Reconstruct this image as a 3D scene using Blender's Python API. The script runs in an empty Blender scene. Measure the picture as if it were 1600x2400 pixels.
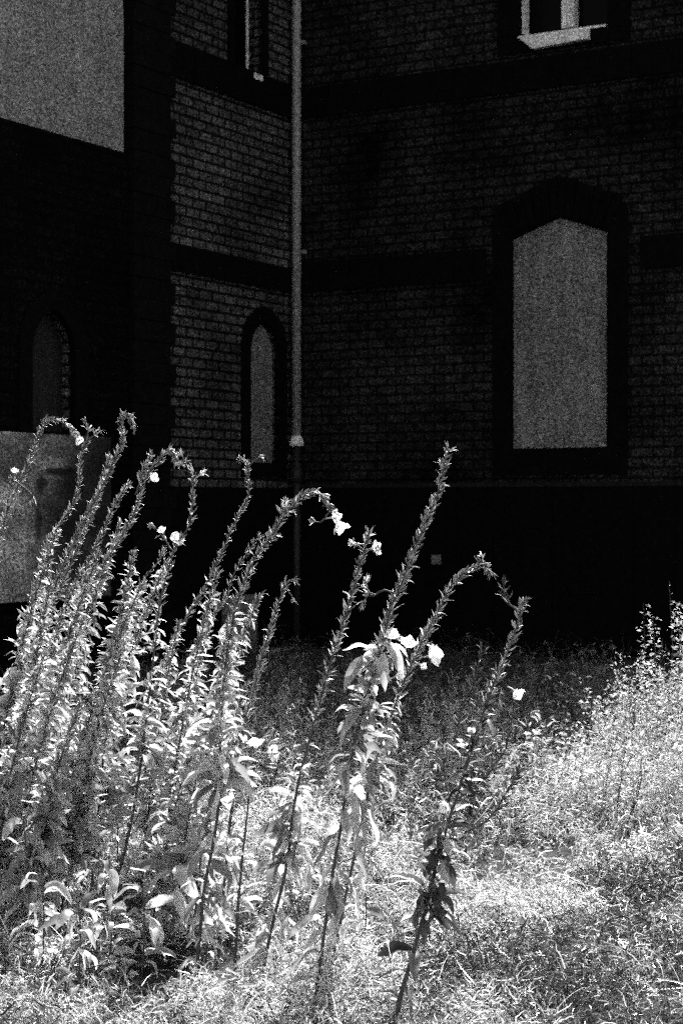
import bpy, math, random
import numpy as np
from mathutils import Vector, Matrix

rng = np.random.default_rng(11)
random.seed(11)
scn = bpy.context.scene
COL = scn.collection

# ------------------------------------------------------------------ camera
F, CX, HZ, CAMZ = 4200.0, 800.0, 1188.0, 1.35       # photo is 1600 x 2400
cam = bpy.data.cameras.new('camera')
cam.sensor_fit = 'VERTICAL'; cam.sensor_height = 36.0
cam.lens = 36.0 * F / 2400.0
cam.shift_y = -(1200 - HZ) / 2400.0
cam.clip_start = 0.05; cam.clip_end = 400
cam.dof.use_dof = True; cam.dof.focus_distance = 5.4; cam.dof.aperture_fstop = 8.0
camo = bpy.data.objects.new('camera', cam); COL.objects.link(camo)
camo.location = (0, 0, CAMZ); camo.rotation_euler = (math.radians(90), 0, 0)
scn.camera = camo

# ------------------------------------------------------------------ light
SUN_AZ, SUN_EL = math.radians(25), math.radians(53)   # azimuth from +Y towards +X
world = bpy.data.worlds.new('World'); scn.world = world; world.use_nodes = True
wn = world.node_tree.nodes; wl = world.node_tree.links
sky = wn.new('ShaderNodeTexSky'); sky.sky_type = 'NISHITA'; sky.sun_disc = False
sky.sun_elevation = SUN_EL; sky.sun_rotation = SUN_AZ
bw = wn.new('ShaderNodeRGBToBW')
wl.new(sky.outputs[0], bw.inputs[0]); wl.new(bw.outputs[0], wn['Background'].inputs[0])
wn['Background'].inputs[1].default_value = 0.08
sl = bpy.data.lights.new('sun', 'SUN'); sl.energy = 5.0; sl.angle = math.radians(0.5)
so = bpy.data.objects.new('sun', sl); COL.objects.link(so)
sdir = Vector((math.sin(SUN_AZ)*math.cos(SUN_EL), math.cos(SUN_AZ)*math.cos(SUN_EL), math.sin(SUN_EL)))
so.rotation_euler = sdir.to_track_quat('Z', 'Y').to_euler(); so.location = sdir*30
scn.view_settings.view_transform = 'Standard'; scn.view_settings.look = 'None'
scn.view_settings.gamma = 1.0; scn.view_settings.use_curve_mapping = False
scn.view_settings.exposure = 1.75
try:
    scn.cycles.use_denoising = False
    scn.cycles.max_bounces = 5; scn.cycles.diffuse_bounces = 2; scn.cycles.transparent_max_bounces = 4
    scn.cycles.use_adaptive_sampling = True; scn.cycles.adaptive_threshold = 1.0; scn.cycles.adaptive_min_samples = 2
    scn.cycles.sample_clamp_indirect = 3.0
except Exception:
    pass

# ------------------------------------------------------------------ the two wall planes of the building
CORNER = Vector((-.382, 14.6, 0)); A30 = math.radians(-30)
RX = Vector((math.cos(A30), math.sin(A30), 0)); RY = Vector((-math.sin(A30), math.cos(A30), 0))
def on_right(px, py=None):       # photo point -> (distance along the right wall, height)
    r = (px-CX)/F
    t = (r*CORNER.y - CORNER.x)/(RX.x - r*RX.y)
    Yd = CORNER.y + t*RX.y
    return t if py is None else (t, CAMZ + (HZ-py)*Yd/F)
def on_left(px, py=None):        # photo point -> (distance from the corner along the left wall, negative; height)
    r = (px-CX)/F
    t = (r*CORNER.y - CORNER.x)/(-RY.x + r*RY.y)
    Yd = CORNER.y - t*RY.y
    return -t if py is None else (-t, CAMZ + (HZ-py)*Yd/F)

# ------------------------------------------------------------------ materials (black and white film: all neutral)
def g(v): return (v, v, v, 1)
def newmat(name):
    m = bpy.data.materials.new(name); m.use_nodes = True
    nt = m.node_tree; nt.nodes.clear()
    out = nt.nodes.new('ShaderNodeOutputMaterial')
    return m, nt, out
def ramp(nt, fac, stops):
    r = nt.nodes.new('ShaderNodeValToRGB')
    e = r.color_ramp.elements
    while len(e) < len(stops): e.new(0.5)
    for el, (p, v) in zip(e, stops): el.position = p; el.color = g(v)
    nt.links.new(fac, r.inputs[0]); return r.outputs[0]
def noise(nt, vec, scale, detail=4, rough=.6):
    n = nt.nodes.new('ShaderNodeTexNoise'); n.inputs['Scale'].default_value = scale
    n.inputs['Detail'].default_value = detail; n.inputs['Roughness'].default_value = rough
    if vec is not None: nt.links.new(vec, n.inputs['Vector'])
    return n.outputs['Fac']
def mul(nt, a, b, fac=1.0):
    m = nt.nodes.new('ShaderNodeMix'); m.data_type = 'RGBA'; m.blend_type = 'MULTIPLY'
    m.inputs['Factor'].default_value = fac
    nt.links.new(a, m.inputs['A']); nt.links.new(b, m.inputs['B']); return m.outputs['Result']
def grit(nt, vec, scale, lo, hi):
    v = nt.nodes.new('ShaderNodeTexVoronoi'); v.inputs['Scale'].default_value = scale
    nt.links.new(vec, v.inputs['Vector'])
    sp = nt.nodes.new('ShaderNodeSeparateColor'); nt.links.new(v.outputs['Color'], sp.inputs[0])
    return ramp(nt, sp.outputs[0], [(.0, lo), (.55, (lo+hi)*.36), (1.0, hi)])
def coords(nt): return nt.nodes.new('ShaderNodeTexCoord').outputs['Object']
def bsdf(nt, out, col, rough=.8, spec=.3, bump=None, bs=.4, bd=.01):
    p = nt.nodes.new('ShaderNodeBsdfPrincipled')
    if isinstance(col, float): p.inputs['Base Color'].default_value = g(col)
    else: nt.links.new(col, p.inputs['Base Color'])
    p.inputs['Roughness'].default_value = rough
    p.inputs['Specular IOR Level'].default_value = spec
    if bump is not None:
        b = nt.nodes.new('ShaderNodeBump'); b.inputs['Strength'].default_value = bs
        b.inputs['Distance'].default_value = bd
        nt.links.new(bump, b.inputs['Height']); nt.links.new(b.outputs[0], p.inputs['Normal'])
    nt.links.new(p.outputs[0], out.inputs[0]); return p

def brick_mat(name, c1, c2, mortar, soot0=.3):
    m, nt, out = newmat(name)
    co = coords(nt)
    sep = nt.nodes.new('ShaderNodeSeparateXYZ'); nt.links.new(co, sep.inputs[0])
    add = nt.nodes.new('ShaderNodeMath'); add.operation = 'ADD'
    nt.links.new(sep.outputs[0], add.inputs[0]); nt.links.new(sep.outputs[1], add.inputs[1])
    cmb = nt.nodes.new('ShaderNodeCombineXYZ')
    nt.links.new(add.outputs[0], cmb.inputs[0]); nt.links.new(sep.outputs[2], cmb.inputs[1])
    b = nt.nodes.new('ShaderNodeTexBrick')
    nt.links.new(cmb.outputs[0], b.inputs['Vector'])
    b.inputs['Color1'].default_value = g(c1); b.inputs['Color2'].default_value = g(c2)
    b.inputs['Mortar'].default_value = g(mortar)
    b.inputs['Scale'].default_value = 1.0
    b.inputs['Brick Width'].default_value = .17; b.inputs['Row Height'].default_value = .0745
    b.inputs['Mortar Size'].default_value = .0125; b.inputs['Mortar Smooth'].default_value = .35
    b.inputs['Bias'].default_value = -.1
    pit = ramp(nt, noise(nt, co, 55, 3, .8), [(.36, .12), (.5, .8), (.66, 1.7)])
    soot = ramp(nt, noise(nt, co, 1.1, 5, .6), [(.34, soot0), (.64, 1.5)])
    c = mul(nt, mul(nt, mul(nt, b.outputs['Color'], pit), soot), grit(nt, co, 95, .12, 2.6))
    bsdf(nt, out, c, .9, .04, b.outputs['Fac'], -.6, .012)
    return m
def stone_mat(name, v, rough=.9):
    m, nt, out = newmat(name); co = coords(nt)
    n = noise(nt, co, 18, 6, .7)
    c = ramp(nt, n, [(.3, v*.5), (.7, v*1.5)])
    bsdf(nt, out, c, rough, .02, n, .5, .01); return m
def board_mat(name, v, contrast=.6, streak=True):
    m, nt, out = newmat(name); co = coords(nt)
    flake = ramp(nt, noise(nt, co, 62, 2, .9), [(.33, 1-contrast), (.5, 1.0), (.68, 1+contrast)])
    big = ramp(nt, noise(nt, co, 1.7, 4, .6), [(.3, v*.72), (.7, v*1.25)])
    c = mul(nt, mul(nt, big, flake), grit(nt, co, 125, .05, 2.7))
    drip = nt.nodes.new('ShaderNodeMapping'); drip.inputs['Scale'].default_value = (9, 9, .7); nt.links.new(co, drip.inputs[0])
    c = mul(nt, c, ramp(nt, noise(nt, drip.outputs[0], 1.5, 4, .6), [(.3, .72), (.6, 1.1)]))
    bsdf(nt, out, c, .75, .2); return m
def stained_mat(name, v):
    """pale painted board with big dark smears of old paint"""
    m, nt, out = newmat(name); co = coords(nt)
    flake = ramp(nt, noise(nt, co, 62, 2, .9), [(.33, .75), (.5, 1.0), (.68, 1.25)])
    mp = nt.nodes.new('ShaderNodeMapping'); mp.inputs['Scale'].default_value = (1.3, 1, 2.0)
    mp.inputs['Location'].default_value = (.35, 0, .2)
    nt.links.new(co, mp.inputs[0])
    smear = ramp(nt, noise(nt, mp.outputs[0], 1.6, 5, .55), [(.40, .22), (.52, .6), (.62, 1.15)])
    base = ramp(nt, noise(nt, co, 1.2, 3, .5), [(.3, v*.8), (.7, v*1.2)])
    c = mul(nt, mul(nt, mul(nt, base, flake), smear), grit(nt, co, 120, .1, 2.6))
    def dist(cx, cz, sx, sz):
        q_ = nt.nodes.new('ShaderNodeMapping'); q_.inputs['Location'].default_value = (-cx/sx, 0, -cz/sz)
        q_.inputs['Scale'].default_value = (1/sx, 0, 1/sz); nt.links.new(co, q_.inputs[0])
        w_ = nt.nodes.new('ShaderNodeVectorMath'); w_.operation = 'LENGTH'; nt.links.new(q_.outputs[0], w_.inputs[0])
        a_ = nt.nodes.new('ShaderNodeMath'); a_.operation = 'MULTIPLY_ADD'; a_.inputs[1].default_value = .5; a_.inputs[2].default_value = -.25
        nt.links.new(noise(nt, co, 4, 4, .6), a_.inputs[0])
        b_ = nt.nodes.new('ShaderNodeMath'); b_.operation = 'ADD'; nt.links.new(w_.outputs['Value'], b_.inputs[0]); nt.links.new(a_.outputs[0], b_.inputs[1])
        return b_.outputs[0]
    # a wide darkening towards the pier, and a looped stroke of old black paint
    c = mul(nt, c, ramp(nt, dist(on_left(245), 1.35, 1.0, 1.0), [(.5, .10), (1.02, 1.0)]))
    c = mul(nt, c, ramp(nt, dist(on_left(118), 1.585, .26, .035), [(.5, .12), (.95, 1.0)]))
    c = mul(nt, c, ramp(nt, dist(on_left(76), 1.50, .10, .085), [(.4, .12), (.95, 1.0)]))
    c = mul(nt, c, ramp(nt, dist(on_left(70), 1.25, .05, .15), [(.4, .3), (.95, 1.0)]))
    bsdf(nt, out, c, .7, .2); return m
def paint_mat(name, v, rough=.5, spec=.3):
    m, nt, out = newmat(name); co = coords(nt)
    n = noise(nt, co, 40, 4, .7)
    c = mul(nt, ramp(nt, n, [(.3, v*.7), (.65, v*1.12)]), grit(nt, co, 120, .35, 1.8))
    bsdf(nt, out, c, rough, spec, n, .2, .004); return m
def leaf_mat(name, v, trans, var=.45, rough=.5, spec=.35, scale=24):
    m, nt, out = newmat(name)
    ge = nt.nodes.new('ShaderNodeNewGeometry')
    geo_rand = ge.outputs['Random Per Island']
    isl = ramp(nt, geo_rand, [(0, 1-var), (1, 1+var)])
    co = coords(nt)
    mott = ramp(nt, noise(nt, co, scale, 3, .6), [(.3, .7), (.7, 1.25)])
    base = nt.nodes.new('ShaderNodeRGB'); base.outputs[0].default_value = g(v)
    c = mul(nt, mul(nt, base.outputs[0], isl), mott)
    p = bsdf(nt, out, c, rough, spec)
    t = nt.nodes.new('ShaderNodeBsdfTranslucent')
    tb = nt.nodes.new('ShaderNodeRGB'); tb.outputs[0].default_value = g(trans)
    nt.links.new(mul(nt, mul(nt, tb.outputs[0], isl), mott), t.inputs[0])
    a = nt.nodes.new('ShaderNodeAddShader')
    nt.links.new(p.outputs[0], a.inputs[0]); nt.links.new(t.outputs[0], a.inputs[1])
    nt.links.new(a.outputs[0], out.inputs[0]); return m

M = {}
M['brick_right'] = brick_mat('shaded_sooty_brick', .022, .013, .0048, .10)  # left wall's brick made darker, its deeper shade put into the colour
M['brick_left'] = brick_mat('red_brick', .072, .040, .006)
M['brick_dark'] = brick_mat('very_dark_brick', .003, .0018, .001)
M['stone'] = stone_mat('black_stone', .0034)
M['stone_grey'] = stone_mat('weathered_stone', .0048)
M['ledge'] = stone_mat('weathered_ledge', .013)
M['board'] = board_mat('chipboard', .128, .22)
M['board_big'] = board_mat('painted_board', .175, .22)
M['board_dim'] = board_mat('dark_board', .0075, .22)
M['board_left'] = board_mat('grey_board', .112, .22)
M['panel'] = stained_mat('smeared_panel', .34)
M['white'] = paint_mat('white_paint', .78)
M['pipe'] = paint_mat('pale_pipe_paint', .24, .45, .4)
M['iron'] = paint_mat('cast_iron', .012, .6)
M['plate'] = paint_mat('pale_plate', .16)
m, nt, out = newmat('dark_glass'); bsdf(nt, out, .002, .1, .03); M['glass'] = m
M['roof'] = stone_mat('lead_roof', .06)
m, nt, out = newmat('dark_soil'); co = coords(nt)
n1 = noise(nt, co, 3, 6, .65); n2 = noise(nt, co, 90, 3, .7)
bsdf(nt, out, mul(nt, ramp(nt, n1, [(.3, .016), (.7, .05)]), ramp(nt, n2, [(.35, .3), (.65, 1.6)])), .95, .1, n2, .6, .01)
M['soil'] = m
M['straw'] = leaf_mat('straw_grass', .36, .22, .9, .38, .5, 9)
M['green'] = leaf_mat('green_grass', .06, .035, .6, .4, .45, 9)
M['dead'] = leaf_mat('dead_grass', .02, .006, .5, .7, .15, 9)
M['shade_grass'] = leaf_mat('shade_darkened_grass', .035, .02, .6, .7, .2, 9)  # grass colour darkened to carry the building's shade near the wall
M['stem'] = leaf_mat('primrose_stem', .07, .0, .3, .55, .35, 60)
M['leaf'] = leaf_mat('primrose_leaf', .20, .26, .65, .38, .5)
M['capsule'] = leaf_mat('seed_capsule', .22, .10, .7, .4, .5)
M['backlit_dark'] = leaf_mat('backlit_dark_leaf', .05, .045, .9, .5, .4)  # leaf copy with the darkness of backlit foliage put into its colour
M['petal'] = leaf_mat('pale_petal', .75, .45, .1, .6, .2)
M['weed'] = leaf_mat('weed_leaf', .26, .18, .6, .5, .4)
M['weed_dim'] = leaf_mat('shaded_weed', .10, .08, .5, .6, .3)  # darker copy of the weed colour, shade painted in

# ------------------------------------------------------------------ mesh helpers
def mesh_from(name, V, faces, mats, mi=None, smooth=True):
    """faces: list of int arrays (n,k)"""
    me = bpy.data.meshes.new(name)
    V = np.asarray(V, dtype=np.float32)
    loops = np.concatenate([f.ravel() for f in faces]).astype(np.int32)
    tot = np.concatenate([np.full(len(f), f.shape[1]) for f in faces]).astype(np.int32)
    st = np.concatenate([[0], np.cumsum(tot)[:-1]]).astype(np.int32)
    me.vertices.add(len(V)); me.vertices.foreach_set('co', V.ravel())
    me.loops.add(len(loops)); me.loops.foreach_set('vertex_index', loops)
    me.polygons.add(len(tot)); me.polygons.foreach_set('loop_start', st)
    me.polygons.foreach_set('loop_total', tot)
    if mi is not None: me.polygons.foreach_set('material_index', np.asarray(mi, dtype=np.int32))
    me.polygons.foreach_set('use_smooth', np.full(len(tot), smooth))
    for mt in mats: me.materials.append(mt)
    me.update(calc_edges=True); me.validate()
    return me
class Geo:
    def __init__(s): s.V = []; s.F = []; s.MI = []; s.n = 0
    def add(s, V, F, mi=0):
        V = np.asarray(V, float).reshape(-1, 3); F = np.asarray(F, int)
        s.V.append(V); s.F.append(F + s.n)
        s.MI.append(mi if isinstance(mi, np.ndarray) else np.full(len(F), mi)); s.n += len(V)
    def obj(s, name, mats, parent=None, smooth=True):
        if not isinstance(mats, (list, tuple)): mats = [mats]
        me = mesh_from(name, np.concatenate(s.V), s.F, mats, np.concatenate(s.MI), smooth)
        o = bpy.data.objects.new(name, me); COL.objects.link(o)
        if parent is not None: o.parent = parent
        return o
def tag(o, label, cat, group=None):
    o['label'] = label; o['category'] = cat
    if group: o['group'] = group
    return o
def empty(name, loc, rz=0):
    o = bpy.data.objects.new(name, None); COL.objects.link(o)
    o.location = loc; o.rotation_euler = (0, 0, rz); o.empty_display_size = .1; return o
def nrm(a): return a / np.maximum(np.linalg.norm(a, axis=-1, keepdims=True), 1e-9)

def strips(geo, P, W, S, mi=0, fold=0.0, Nrm=None):
    """P (N,K,3) centre lines, W (N,K) half widths, S (N,K,3) side vectors; three verts across when folded"""
    N, K, _ = P.shape
    if fold:
        L = P - S*W[..., None] + Nrm*(W*fold)[..., None]; R = P + S*W[..., None] + Nrm*(W*fold)[..., None]
        V = np.stack([L, P, R], 2); A = 3
    else:
        V = np.stack([P - S*W[..., None], P + S*W[..., None]], 2); A = 2
    idx = np.arange(N*K*A).reshape(N, K, A)
    F = np.stack([idx[:, :-1, :-1], idx[:, :-1, 1:], idx[:, 1:, 1:], idx[:, 1:, :-1]], -1)
    per = F.shape[1]*F.shape[2]
    F = F.reshape(-1, 4)
    if isinstance(mi, np.ndarray): mi = np.repeat(mi, per)
    geo.add(V.reshape(-1, 3), F, mi)
def tubes(geo, P, R, sides=5, mi=0):
    """P (N,K,3), R (N,K)"""
    N, K, _ = P.shape
    T = np.gradient(P, axis=1); T = nrm(T)
    ref = np.where(np.abs(T[..., 2:3]) > .9, np.array([1., 0, 0]), np.array([0, 0, 1.]))
    ref = np.broadcast_to(ref[:, :1], T.shape)
    A = nrm(np.cross(T, ref)); B = np.cross(T, A)
    th = np.arange(sides)*2*math.pi/sides
    V = P[:, :, None] + R[:, :, None, None]*(A[:, :, None]*np.cos(th)[:, None] + B[:, :, None]*np.sin(th)[:, None])
    idx = np.arange(N*K*sides).reshape(N, K, sides)
    nx = np.roll(idx, -1, 2)
    F = np.stack([idx[:, :-1], nx[:, :-1], nx[:, 1:], idx[:, 1:]], -1).reshape(-1, 4)
    geo.add(V.reshape(-1, 3), F, mi)
def curved(base, D, L, droop, K, upcurl=0.0):
    """grow paths from base (N,3) along D (N,3), total length L (N,), bending by droop (N,) towards the ground"""
    N = len(base); P = np.zeros((N, K, 3)); P[:, 0] = base; d = D.copy()
    for k in range(1, K):
        d = nrm(d + np.outer(droop, [0, 0, -1.0])/(K-1)*1.0 + upcurl*rng.normal(0, 1, (N, 3))/(K-1))
        P[:, k] = P[:, k-1] + d*(L/(K-1))[:, None]
    return P
def leaf_blades(geo, base, D, L, W, droop, K=7, mi=0, fold=.35, roll=.5, wav=.0):
    N = len(base)
    P = curved(base, D, L, droop, K, .35)
    T = nrm(np.gradient(P, axis=1))
    up = nrm(np.array([0, 0, 1.]) + rng.normal(0, roll, (N, 1, 3)))
    S = nrm(np.cross(T, np.broadcast_to(up, T.shape)))
    Nn = nrm(np.cross(S, T))
    u = np.linspace(0, 1, K)
    prof = np.sin(np.pi*np.clip(u*0.93+.05, 0, 1))**.8 * (1-.35*u); prof[-1] = .03; prof[0] = .12
    Wd = W[:, None]*prof
    if wav: P = P + Nn*(np.sin(u*9+rng.uniform(0, 6, (N, 1)))*wav*W[:, None])[..., None]
    strips(geo, P, Wd, S, mi, fold, Nn)

def catmull(pts, n=60):
    p = np.asarray(pts, float); p = np.vstack([2*p[0]-p[1], p, 2*p[-1]-p[-2]])
    o = []
    segs = len(p)-3; per = max(4, n//segs)
    for i in range(segs):
        t = np.linspace(0, 1, per, endpoint=False)[:, None]
        a, b, c, d = p[i:i+4]
        o.append(.5*((2*b)+(-a+c)*t+(2*a-5*b+4*c-d)*t**2+(-a+3*b-3*c+d)*t**3))
    o.append(p[-2][None]); q = np.concatenate(o)
    s = np.concatenate([[0], np.cumsum(np.linalg.norm(np.diff(q, axis=0), axis=1))])
    t = np.linspace(0, s[-1], n)
    return np.stack([np.interp(t, s, q[:, k]) for k in range(3)], 1), s[-1]

# ------------------------------------------------------------------ the ground
_gk = rng.uniform(-1, 1, (10, 2))*np.linspace(.8, 5, 10)[:, None]; _gp = rng.uniform(0, 6.3, 10)
def ground_z(x, y):
    x = np.asarray(x, float); y = np.asarray(y, float)
    z = 0.22*np.clip((y-6.5)/5.5, 0, 1)**1.3
    near = np.clip((12.5-y)/3, 0, 1)
    for (a, b), ph, amp in zip(_gk, _gp, np.linspace(.016, .005, 10)):
        z = z + amp*np.sin(a*x+b*y+ph)*near
    return z
xs = np.concatenate([np.linspace(-60, -6, 12)[:-1], np.linspace(-6, 6, 97), np.linspace(6, 60, 12)[1:]])
ys = np.concatenate([np.linspace(-60, 1, 14)[:-1], np.linspace(1, 16, 121), np.linspace(16, 70, 12)[1:]])
X, Y = np.meshgrid(xs, ys); Z = ground_z(X, Y)
idx = np.arange(X.size).reshape(X.shape)
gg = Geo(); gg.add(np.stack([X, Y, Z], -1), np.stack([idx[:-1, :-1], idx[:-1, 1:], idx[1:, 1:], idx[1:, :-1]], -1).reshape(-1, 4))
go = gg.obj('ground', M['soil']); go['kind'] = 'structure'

# ------------------------------------------------------------------ the building
bld = empty('brick_building', CORNER, A30)
tag(bld, 'dark Victorian brick building with boarded pointed windows standing in shade', 'building')
TOP = 7.65
def prism(outline, y0, y1):
    """closed prism: outline [(x,z)] extruded in y"""
    g_ = Geo(); o = np.array(outline, float); n = len(o)
    V = np.concatenate([np.column_stack([o[:, 0], np.full(n, y0), o[:, 1]]), np.column_stack([o[:, 0], np.full(n, y1), o[:, 1]])])
    a = np.arange(n); b = np.roll(a, -1)
    g_.add(V, a[None, :]); g_.F.append((a[::-1] + n)[None, :]); g_.MI.append(np.zeros(1, int))
    g_.F.append(np.stack([b, a, a+n, b+n], -1)); g_.MI.append(np.zeros(n, int))
    return g_
def box(geo, x0, x1, y0, y1, z0, z1, mi=0):
    V = [(x, y, z) for x in (x0, x1) for y in (y0, y1) for z in (z0, z1)]
    geo.add(V, [(0, 1, 3, 2), (4, 6, 7, 5), (0, 4, 5, 1), (2, 3, 7, 6), (0, 2, 6, 4), (1, 5, 7, 3)], mi)
def ring(outer, inner, y0, y1):
    """frame between two outlines with the same number of points"""
    g_ = Geo(); o = np.array(outer, float); i = np.array(inner, float); n = len(o)
    def at(p, y): return np.column_stack([p[:, 0], np.full(n, y), p[:, 1]])
    V = np.concatenate([at(o, y0), at(i, y0), at(o, y1), at(i, y1)])
    a = np.arange(n); b = np.roll(a, -1)
    F_ = np.concatenate([np.stack([a, b, b+n, a+n], -1), np.stack([a+2*n, a+3*n, b+3*n, b+2*n], -1),
                         np.stack([a, a+2*n, b+2*n, b], -1), np.stack([a+n, b+n, b+3*n, a+3*n], -1)])
    g_.add(V, F_); return g_
import bmesh
def tidy(me):
    b_ = bmesh.new(); b_.from_mesh(me); bmesh.ops.recalc_face_normals(b_, faces=b_.faces); b_.to_mesh(me); b_.free()
def cut(o, cutters):
    for c in [o]+list(cutters): tidy(c.data)
    for c in cutters:
        md = o.modifiers.new('b', 'BOOLEAN'); md.operation = 'DIFFERENCE'; md.object = c; md.solver = 'EXACT'
    dg = bpy.context.evaluated_depsgraph_get()
    me = bpy.data.meshes.new_from_object(o.evaluated_get(dg))
    old = o.data; o.modifiers.clear(); o.data = me; me.name = o.name
    for p in me.polygons: p.use_smooth = False
    for c in cutters:
        cm = c.data; bpy.data.objects.remove(c); bpy.data.meshes.remove(cm)
    bpy.data.meshes.remove(old)
def arch(x0, x1, zb, zs, za, n=9, pw=1.0):
    """pointed or low arch outline, n points each side; pw < 1 rounder"""
    xc = (x0+x1)/2
    pts = [(x0, zb), (x1, zb)]
    for k in range(n+1):
        u = k/n; pts.append((x1+(xc-x1)*u, zs+(za-zs)*(1-(1-u)**(1/pw)) if pw != 1 else zs+(za-zs)*u))
    for k in range(1, n+1):
        u = 1-k/n; pts.append((x0+(xc-x0)*u, zs+(za-zs)*(1-(1-u)**(1/pw)) if pw != 1 else zs+(za-zs)*u))
    return pts[::-1]
def gothic(x0, x1, zb, zs, za, n=8):
    """two circular arcs meeting in a point"""
    w = (x1-x0)/2; h = za-zs; R = (w*w+h*h)/(2*w)
    pts = [(x0, zb), (x1, zb)]
    th = math.asin(min(1, h/R)); xc = (x0+x1)/2
    for k in range(n+1):
        a = th*k/n; pts.append((x1-R+R*math.cos(a), zs+R*math.sin(a)))
    for k in range(1, n+1):
        a = th*(1-k/n); pts.append((x0+R-R*math.cos(a), zs+R*math.sin(a)))
    return pts[::-1]
def oval(x0, x1, zb, zs, za, n=10):
    xc = (x0+x1)/2; w = (x1-x0)/2
    pts = [(x0, zb), (x1, zb)] + [(xc+w*math.cos(math.pi*k/(2*n)), zs+(za-zs)*math.sin(math.pi*k/(2*n))) for k in range(2*n+1)]
    return pts[::-1]
def grow(pts, d, dz=None):
    p = np.array(pts); c = (p.max(0)+p.min(0))/2; h = (p.max(0)-p.min(0))/2
    return [tuple(c + (q-c)*(h+np.array([d, d if dz is None else dz]))/h) for q in p]

LROT = math.radians(90)
def LP(o):                        # put an object modelled in left-wall coordinates onto the left wall
    o.rotation_euler = (0, 0, LROT); return o
REND, LEND, DEP = 3.75, -4.7, 5.5

# -- right wall and its openings
x0, zb = on_right(1200, 1052); x1 = on_right(1423); zs = on_right(1310, 551)[1]; za = on_right(1310, 512)[1]
zs = CAMZ + (HZ-551)*(CORNER.y+on_right(1310)*RX.y)/F
zs_l = on_right(1199, 563)[1]
low_out = arch(x0, x1, zb, (zs_l+on_right(1421, 540)[1])/2, za+.01, 5, 1.0)
ux0, uzb = on_right(1214, 96); ux1 = on_right(1424)
up_out = [(ux0, 6.35), (ux1, 6.35), (ux1, uzb), (ux0, uzb)]
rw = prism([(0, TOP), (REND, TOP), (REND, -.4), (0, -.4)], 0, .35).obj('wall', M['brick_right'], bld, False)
rw['label'] = 'sooty brick wall in deep shade right of the downpipe'
c1 = prism(low_out, -.3, .25).obj('c', M['stone'], bld); c2 = prism(up_out, -.3, .6).obj('c', M['stone'], bld)
cut(rw, [c1, c2])
# -- left wall
lx0, lzt = on_left(584, 748); lx1 = on_left(651); lzb = 1.70
lan = gothic(lx0, lx1, lzb, lzt-.26, lzt)
nx0, nzb = on_left(546, 168); nx1 = on_left(612)
nar = [(nx0, 6.35), (nx1, 6.35), (nx1, nzb), (nx0, nzb)]
PX0, PX1 = on_left(295), on_left(387)
bx1 = PX0-.02; bx0 = -4.45
bigb = oval(bx0, bx1, 3.84, 4.78, 5.75)
ax0, azt = on_left(64, 716); ax1 = on_left(164)
oldl = gothic(ax0, ax1, 1.85, azt-.30, azt)
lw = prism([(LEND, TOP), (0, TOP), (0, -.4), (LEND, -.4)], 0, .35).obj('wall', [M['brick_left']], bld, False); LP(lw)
lw['label'] = 'lighter brick wall left of the downpipe with toothed stone edge'
cs = [LP(prism(o_, -.3, d_).obj('c', M['stone'], bld)) for o_, d_ in ((lan, .25), (nar, .6), (bigb, .2), (oldl, .25))]
cut(lw, cs)
# very dark brick facing on the bay left of the pier
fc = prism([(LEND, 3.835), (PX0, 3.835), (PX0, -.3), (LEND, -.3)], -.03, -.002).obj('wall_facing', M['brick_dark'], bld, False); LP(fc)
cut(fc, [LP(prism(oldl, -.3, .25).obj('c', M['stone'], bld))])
# -- outer walls nobody sees from the meadow, closing the volume
e = Geo(); box(e, REND-.35, REND-.002, .352, DEP, -.4, TOP); e.obj('wall', M['brick_right'], bld, False)
e = Geo(); box(e, -DEP, REND, DEP, DEP+.35, -.4, TOP); e.obj('wall', M['brick_right'], bld, False)
e = Geo(); box(e, -DEP, -DEP+.35, LEND+.36, DEP-.002, -.4, TOP); e.obj('wall', M['brick_right'], bld, False)
e = Geo(); box(e, -DEP, -.352, LEND+.002, LEND+.35, -.4, TOP); e.obj('wall', M['brick_right'], bld, False)
r = Geo(); box(r, -DEP-.08, REND+.08, -.06, DEP+.43, TOP+.003, TOP+.16); box(r, -DEP-.08, .06, LEND-.08, -.063, TOP+.003, TOP+.16)
r.obj('roof', M['roof'], bld, False)
# -- plinth, ledge, string courses
def course(z0, z1, xa, xb, proud, mat, name, left):
    q = Geo(); h = .32; x = xa; k = 0
    while x < xb-.001:
        xe = min(xb, x+h*(1.0+.5*((k*7) % 3)))
        box(q, x+.003, xe-.003, -proud-.002*((k*5) % 3), -.0015, z0, z1); x = xe; k += 1
    o = q.obj(name, mat, bld, False)
    return LP(o) if left else o
course(-.35, 1.50, .05, REND, .055, M['stone'], 'plinth', False)
course(1.502, 1.535, .05, REND, .062, M['ledge'], 'ledge', False)
course(-.35, 1.50, PX1, -.07, .055, M['stone'], 'plinth', True)
rband = (3.09, 3.33); uband = (4.50, 4.74)
course(*rband, .02, on_right(1140), .025, M['stone'], 'string_course', False)
course(*rband, on_right(1500), REND, .025, M['stone'], 'string_course', False)
course(*uband, .02, REND, .025, M['stone'], 'string_course', False)
course(*(3.08, 3.28), PX1+.01, -.03, .025, M['stone'], 'string_course', True)
course(*(4.50, 4.76), PX1+.01, -.03, .025, M['stone'], 'string_course', True)
# -- pier with toothed quoins
q = Geo(); z = -.3; k = 0
while z < TOP-.01:
    q_h = .149; xe = PX1 + (.035 if k % 2 else -.025)
    box(q, PX0, xe, -.07-.003*(k % 3), -.0015, z+.003, min(TOP, z+q_h)-.003); z += q_h; k += 1
LP(q.obj('quoin_pier', M['stone_grey'], bld, False))
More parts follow.
